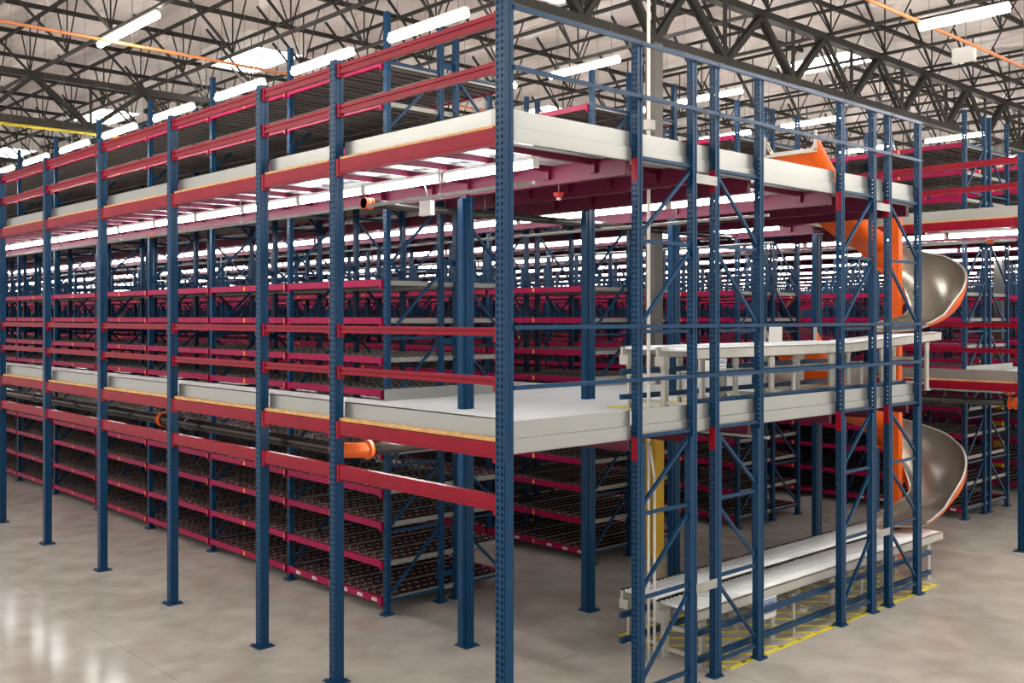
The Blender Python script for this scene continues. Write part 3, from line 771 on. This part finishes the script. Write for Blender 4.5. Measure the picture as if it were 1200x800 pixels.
b.sweep([(p[0]-0.42, p[1]-3.05, 0) for p in pts], 0.080, 18); b.cyl((0, 0.0, 0), (0, 0.05, 0), 0.10, 18); b.cyl((0.2, -0.2, 0), (0.25, -0.2, 0), 0.10, 18)
o = put('elbow', b.mesh('elbow', 'coup'), (0, 0, 0), main1); o['label'] = 'bright orange elbow fitting'
pipe('sprinkler_main', [(0.61, 2.85, 4.81), (7.2, 2.85, 4.81)], 0.045, 'dark sprinkler main crossing under the top deck behind the white box', coup=[((0.64, 2.85, 4.81), (1, 0, 0))], hang=[(2.3, 2.85, 4.81), (4.4, 2.85, 4.81)], hz=0.28, group='sprinkler mains')
pipe('sprinkler_branch', [(0.62, 0.3, 4.78), (0.62, 26, 4.78)], 0.018, 'thin galvanised pipe under the top deck along the left side', 'galv', coup=[((0.62, 8.2, 4.78), (0, 1, 0))], hang=[(0.62, y, 4.78) for y in (1.6, 3.3, 5.6, 7.2, 9.4, 12)], hz=0.28, group='thin pipes under the decks')
pipe('sprinkler_branch', [(4.3, 0.3, 4.75), (4.3, 40, 4.75)], 0.018, 'thin galvanised pipe under the top deck over the first aisle', 'galv', hang=[(4.3, y, 4.75) for y in (1.6, 5, 8)], hz=0.3, group='thin pipes under the decks')
pipe('sprinkler_branch', [(4.3, 0.3, 2.25), (4.3, 40, 2.25)], 0.018, 'thin galvanised pipe under the first deck over the first aisle', 'galv', group='thin pipes under the decks')
pipe('sprinkler_branch', [(8.0, 2.6, 4.75), (8.0, 40, 4.75)], 0.018, 'thin galvanised pipe under the top deck over the second aisle', 'galv', group='thin pipes under the decks')
pipe('sprinkler_main', [(11.5, 0.35, 2.22), (11.5, 20, 2.22)], 0.06, 'dark sprinkler main with orange end cap right of the chute', coup=[((11.5, 0.40, 2.22), (0, 1, 0)), ((11.5, 0.30, 2.22), (0, 1, 0))], hang=[(11.5, 1.5, 2.22)], hz=0.3, group='sprinkler mains', cr=1.5)
pipe('sprinkler_branch', [(11.9, 0.35, 2.36), (11.9, 20, 2.36)], 0.022, 'thin galvanised pipe beside the capped main right of the chute', 'galv', coup=[((11.9, 0.6, 2.36), (0, 1, 0))], group='thin pipes under the decks', cr=1.8)
pipe('sprinkler_branch', [(11.5, 0.35, 4.85), (11.5, 20, 4.85)], 0.022, 'thin galvanised pipe with orange fitting under the top deck right of the chute', 'galv', coup=[((11.5, 0.75, 4.85), (0, 1, 0))], group='thin pipes under the decks', cr=1.8)
pipe('roof_pipe', [(-9, 12.3, 8.6), (22, 12.3, 8.6)], 0.03, 'rust-orange pipe slung under the roof at upper left', 'opipe', hang=[(x, 12.3, 8.6) for x in (-1, 2, 5, 8)], hz=1.2)
pipe('roof_pipe', [(-1, 1.15, 8.2), (30, 1.15, 8.2)], 0.028, 'rust-orange pipe slung under the roof at upper right', 'opipe', hang=[(x, 1.15, 8.2) for x in (5, 8.4, 11.5, 14, 17)], hz=1.6)
pipe('roof_pipe', [(-9, 16.9, 7.7), (6, 16.9, 7.7)], 0.035, 'yellow pipe along the far girder at upper left', 'yel')
# boxes and sounders
t = thing('ballast_box', (0.85, 2.1, 4.64), 'cream electrical box hanging under the top deck left of the corner post', 'electrical box')
put('box_body', BX(-0.03, 0.03, -0.09, 0.09, 0, 0.15).mesh('box_body', 'white'), (0,0,0), t)
put('feed_conduit', MB().sweep([(0, 0, 0.15), (0, 0, 0.22), (0, 0.03, 0.30), (0, 0.08, 0.34), (0, 0.1, 0.42)], 0.010, 8).mesh('feed_conduit', 'galv'), (0,0,0), t)
t = thing('alarm_sounder', (1.81, 1.16, 4.85), 'small red alarm sounder under the top deck right of the corner post', 'alarm')
put('body', MB().cyl((0,0,-0.03), (0,0,0.0), 0.035, 12, True, 0.055).cyl((0,0,0.0), (0,0,0.02), 0.055, 12).mesh('body', 'alarm'), (0,0,0), t)
put('lens', MB().cyl((0, 0, -0.055), (0, 0, -0.031), 0.022, 10).mesh('lens', 'white'), (0,0,0), t)
put('stem', MB().cyl((0, 0, 0.02), (0, 0, 0.26), 0.008, 6).mesh('stem', 'galv'), (0,0,0), t)
t = thing('roof_box', (13.2, 1.9, 8.3), 'square cream box hanging from a roof joist at upper right', 'electrical box')
put('box_body', BX(-0.06, 0.06, -0.2, 0.2, 0, 0.26).mesh('box_body', 'white'), (0,0,0), t)
put('bracket', BX(-0.015, 0.015, -0.015, 0.015, 0.26, 0.46).mesh('bracket', 'dark'), (0,0,0), t)

# ------------------------------------------------------------------ strip lights
hous = BX(-0.03, 0.03, -0.63, 0.63, 0.0, 0.03).mesh('housing', 'white')
def diff(m, L=0.63, r=0.037, zc=-0.036):
    b = MB(); n = 12
    rows_ = [[(r*math.cos(2*PI*k/n+PI/2), y, zc+r*math.sin(2*PI*k/n+PI/2)) for k in range(n+1)] for y in (-L, L)]
    b.grid(rows_); b.quad(*rows_[0][:-1]); b.quad(*rows_[1][:-1][::-1]); return b.mesh('lamp_tube', m)
dc, dw = diff('lamp'), diff('lampw')
dcap = BX(-0.034, 0.034, -0.008, 0.008, -0.075, 0.03).mesh('end_cap', 'white')
WIRE = {}
def wires(t, z, top=9.96):
    k = round(top-z, 2)
    if k not in WIRE: WIRE[k] = MB().cyl((0, 0, 0.04), (0, 0, k), 0.003, 5).mesh('suspension_wire', 'unist')
    for yy in (-0.5, 0.5): put('suspension_wire', WIRE[k], (0, yy, 0), t)
AX = [0.85, 4.47, 8.13, 11.77] + [15.4+3.63*i for i in range(8)]
lights = []
AN = ['outer left walkway'] + ['aisle right of %s rack row' % NR[i] for i in range(11)]
for ai, x in enumerate(AX):
    y = 1.15 if ai in (0, 1) else (3.2 if ai == 2 else 0.9); k = 0
    while y < 60:
        lights.append([x, y, 5.03, 0, ai, k]); y += 1.36; k += 1
    y = {0: 2.1, 1: 3.3, 2: 3.9, 3: 4.2}.get(ai, 3.0); k = 0
    while y < 58:
        zc = [6.6, 7.0, 7.25, 7.35][min(ai, 3)]
        lights.append([x, y, zc, 1, ai, k]); y += 1.98; k += 1
vis = []
for l in lights:
    d, px = depth_px(l[0], l[1]); py = 372-(l[2]-3.6)*F_PX/d
    if -60 < px < 1260 and py > -60 and d < 62: vis.append((d+(14 if l[3] == 0 and l[4] > 3 else 0), l))
vis.sort(key=lambda v: v[0])
for n, (d, (x, y, z, up, ai, k)) in enumerate(vis[:290]):
    t = thing('strip_light', (x, y, z), 'white strip light %s, %s, %s from front' % ('under top deck' if not up else 'below roof', AN[ai], ORD[k]),
              'strip light', 'strip lights over the aisles')
    put('housing', hous, (0,0,0), t); put('lamp_tube', dc if not up else dw, (0,0,0), t)
    if d < 30 and not up: put('end_cap', dcap, (0,-0.64,0), t); put('end_cap', dcap, (0,0.64,0), t)
    if up: wires(t, z)
b = MB()
for (d, (x, y, z, up, ai, k)) in vis[290:]:
    b.mi = 0; b.box(x-0.07, x+0.07, y-0.62, y+0.62, z, z+0.06); b.mi = 1; b.box(x-0.055, x+0.055, y-0.61, y+0.61, z-0.04, z)
o = put('strip_lighting', b.mesh('strip_lighting', 'white', 'lamp')); o['kind'] = 'stuff'
tag(o, 'mass of far white strip lights glowing in the depth of the warehouse', 'strip lights')
# lower-storey strip lights (under the first deck) and roof lights, with unseen fill runs over the open floor
for ai, (x, ya, yb) in enumerate(((0.85, 2.4, 18), (4.47, 5.0, 24), (8.13, 5.4, 26), (11.77, 4.0, 26))):
    y = ya; k = 0
    while y < yb:
        t = thing('strip_light', (x, y, Z1-0.139), 'white strip light under first deck, %s, %s from front' % (AN[ai], ORD[k]), 'strip light', 'strip lights under the first deck')
        put('housing', hous, (0,0,0), t); put('lamp_tube', dc, (0,0,0), t); y += 2.72; k += 1
RLT = diff('lampr', 0.63, 0.06, -0.058)
def roof_light(x, y, z, label, s=1.0, wire=True):
    t = thing('roof_light', (x, y, z), label, 'strip light', 'strip lights slung under the roof')
    put('housing', hous, (0,0,0), t)
    put('lamp_tube', RLT, (0,0,0), t)
    if wire: wires(t, z)
roof_light(9.05, 0.15, 7.95, 'bright strip light hung under the roof at the top right corner')
roof_light(1.6, 10.95, 8.70, 'strip light on the roof joist at the top left, right half of the lit pair', wire=False)
roof_light(1.6, 12.18, 8.70, 'strip light on the roof joist at the top left, left half of the lit pair', wire=False)
k = 0
for x in (-5.2,):  # run out of view, kept to light the left posts and toe plates
    for y in (-3.5, -1.7, 0.1, 1.9, 3.7, 5.5, 7.3, 9.1, 10.9, 12.7):
        roof_light(x, y, 7.6, 'unseen fill strip light over the open floor left of the mezzanine, %s of that run' % ORD[k]); k += 1
k = 0
for y in (-2.0, -5.0):  # runs added out of view to brighten the floor and near end
    for x in (4.0, 6.5, 9.0, 11.5, 14.0, 16.5, 19.0) if y == -2.0 else (0.5, 3.5, 6.5, 9.5, 12.5, 15.5, 18.5):
        roof_light(x, y, 7.6, 'added unseen strip light over the open floor before the near end, %s of that run' % ORD[k]); k += 1

# ------------------------------------------------------------------ roof steel
for i, x in enumerate(JX):
    ya, yb = -8.5, 64.0
    if not in_view([(x, y) for y in range(-4, 64, 4) if depth_px(x, y)[0] > 3] or [(x, 20)], 200): pass
    t = thing('roof_joist', (x, ya, 8.75), 'dark open-web roof joist running back, %s from the left' % ORD[i], 'roof joist', 'open-web joists under the roof')
    L = yb-ya
    put('top_chord', BX(-0.03, 0.03, 0, L, 1.12, 1.18).mesh('top_chord', 'dark'), (0,0,0), t)
    b = BX(-0.035, 0.035, 0, L, 0, 0.05); y = PY[0]-ya+1.1
    while y < L-1.2:
        for dy, w in ((-0.62, 0.022), (0.0, 0.022), (0.62, 0.022)):
            b.bar((0, y, 0.04), (0, y+dy, 1.13), w, w)
        b.bar((-1.1, y-0.05, 1.08), (0.0, y-0.02, 0.05), 0.035, 0.045)
        y += 2.2
    put('lattice', b.mesh('lattice', 'dark'), (0,0,0), t)
for i, y in enumerate(PY[2:]):
    tag(put('roof_purlin', BX(-9.4, 62, -0.03, 0.03, 0, 0.09).mesh('roof_purlin', 'dark'), (0, y, 9.90-0.02)),
        'straight dark purlin crossing the whole roof, %s from the front' % ORD[i], 'purlin', 'purlins under the roof insulation')
for i, y in enumerate((3.65, 16.5, 29.4, 42.3)):
    t = thing('roof_girder', (0, y, 7.76), 'deep dark lattice girder crossing under the roof, %s from the front' % ORD[i], 'roof girder', 'lattice girders under the roof')
    put('bottom_chord', BX(-9.4, 62, -0.08, 0.08, -0.06, 0.06).mesh('bottom_chord', 'dark'), (0,0,0), t)
    put('top_chord', BX(-9.4, 62, -0.09, 0.09, 0.92, 1.04).mesh('top_chord', 'dark'), (0,0,0), t)
    b = MB()
    for a, c in zip(JX[:-1], JX[1:]):
        m = (a+c)/2
        for yo in (-0.05, 0.05):
            b.bar((a, yo, 0.95), (m, yo, 0.0), 0.035, 0.09); b.bar((c, yo, 0.95), (m, yo, 0.0), 0.035, 0.09)
        b.bar((m, 0, 0), (m, 0, 0.92), 0.05, 0.05)
    put('web_member', b.mesh('web_member', 'dark'), (0,0,0), t)
# skylights
sk = []
for xx in (6.3, 15.7, 25.1, 34.5):
    for yy in (15.7, 24.9, 34.1, 43.3): sk.append((xx, yy))
sk += [(7.9, 6.6), (16.5, 6.4), (-1.0, 24.9), (-3.0, 6.5), (-3.0, 15.5), (3.5, -4.0), (12.5, -3.0), (22, -2.5)]
for i, (x, y) in enumerate(sk):
    t = thing('skylight', (x, y, 9.72), 'glowing rectangular skylight in the roof insulation, %s of them' % ORD[i], 'skylight', 'skylights in the roof')
    w, l = 0.62, 1.15
    fr = BX(-w-0.08, -w, -l-0.08, l+0.08, -0.02, 0.36).box(w, w+0.08, -l-0.08, l+0.08, -0.02, 0.36).box(-w, w, -l-0.08, -l, -0.02, 0.36).box(-w, w, l, l+0.08, -0.02, 0.36)
    put('curb', fr.mesh('curb', 'white'), (0,0,0), t)
    put('panel', BX(-w, w, -l, l, 0.0, 0.02).mesh('panel', 'sky'), (0,0,0), t)

# ------------------------------------------------------------------ world / colour
w = bpy.data.worlds.new('world'); S.world = w; w.use_nodes = True
w.node_tree.nodes['Background'].inputs['Color'].default_value = (1.0, 0.96, 0.92, 1)
w.node_tree.nodes['Background'].inputs['Strength'].default_value = 0.8
S.view_settings.view_transform = 'Standard'; S.view_settings.look = 'None'
S.view_settings.exposure = 0.78; S.view_settings.gamma = 1.0; S.view_settings.use_curve_mapping = False
S.cycles.max_bounces = 6; S.cycles.diffuse_bounces = 3; S.cycles.glossy_bounces = 3
S.cycles.use_denoising = True
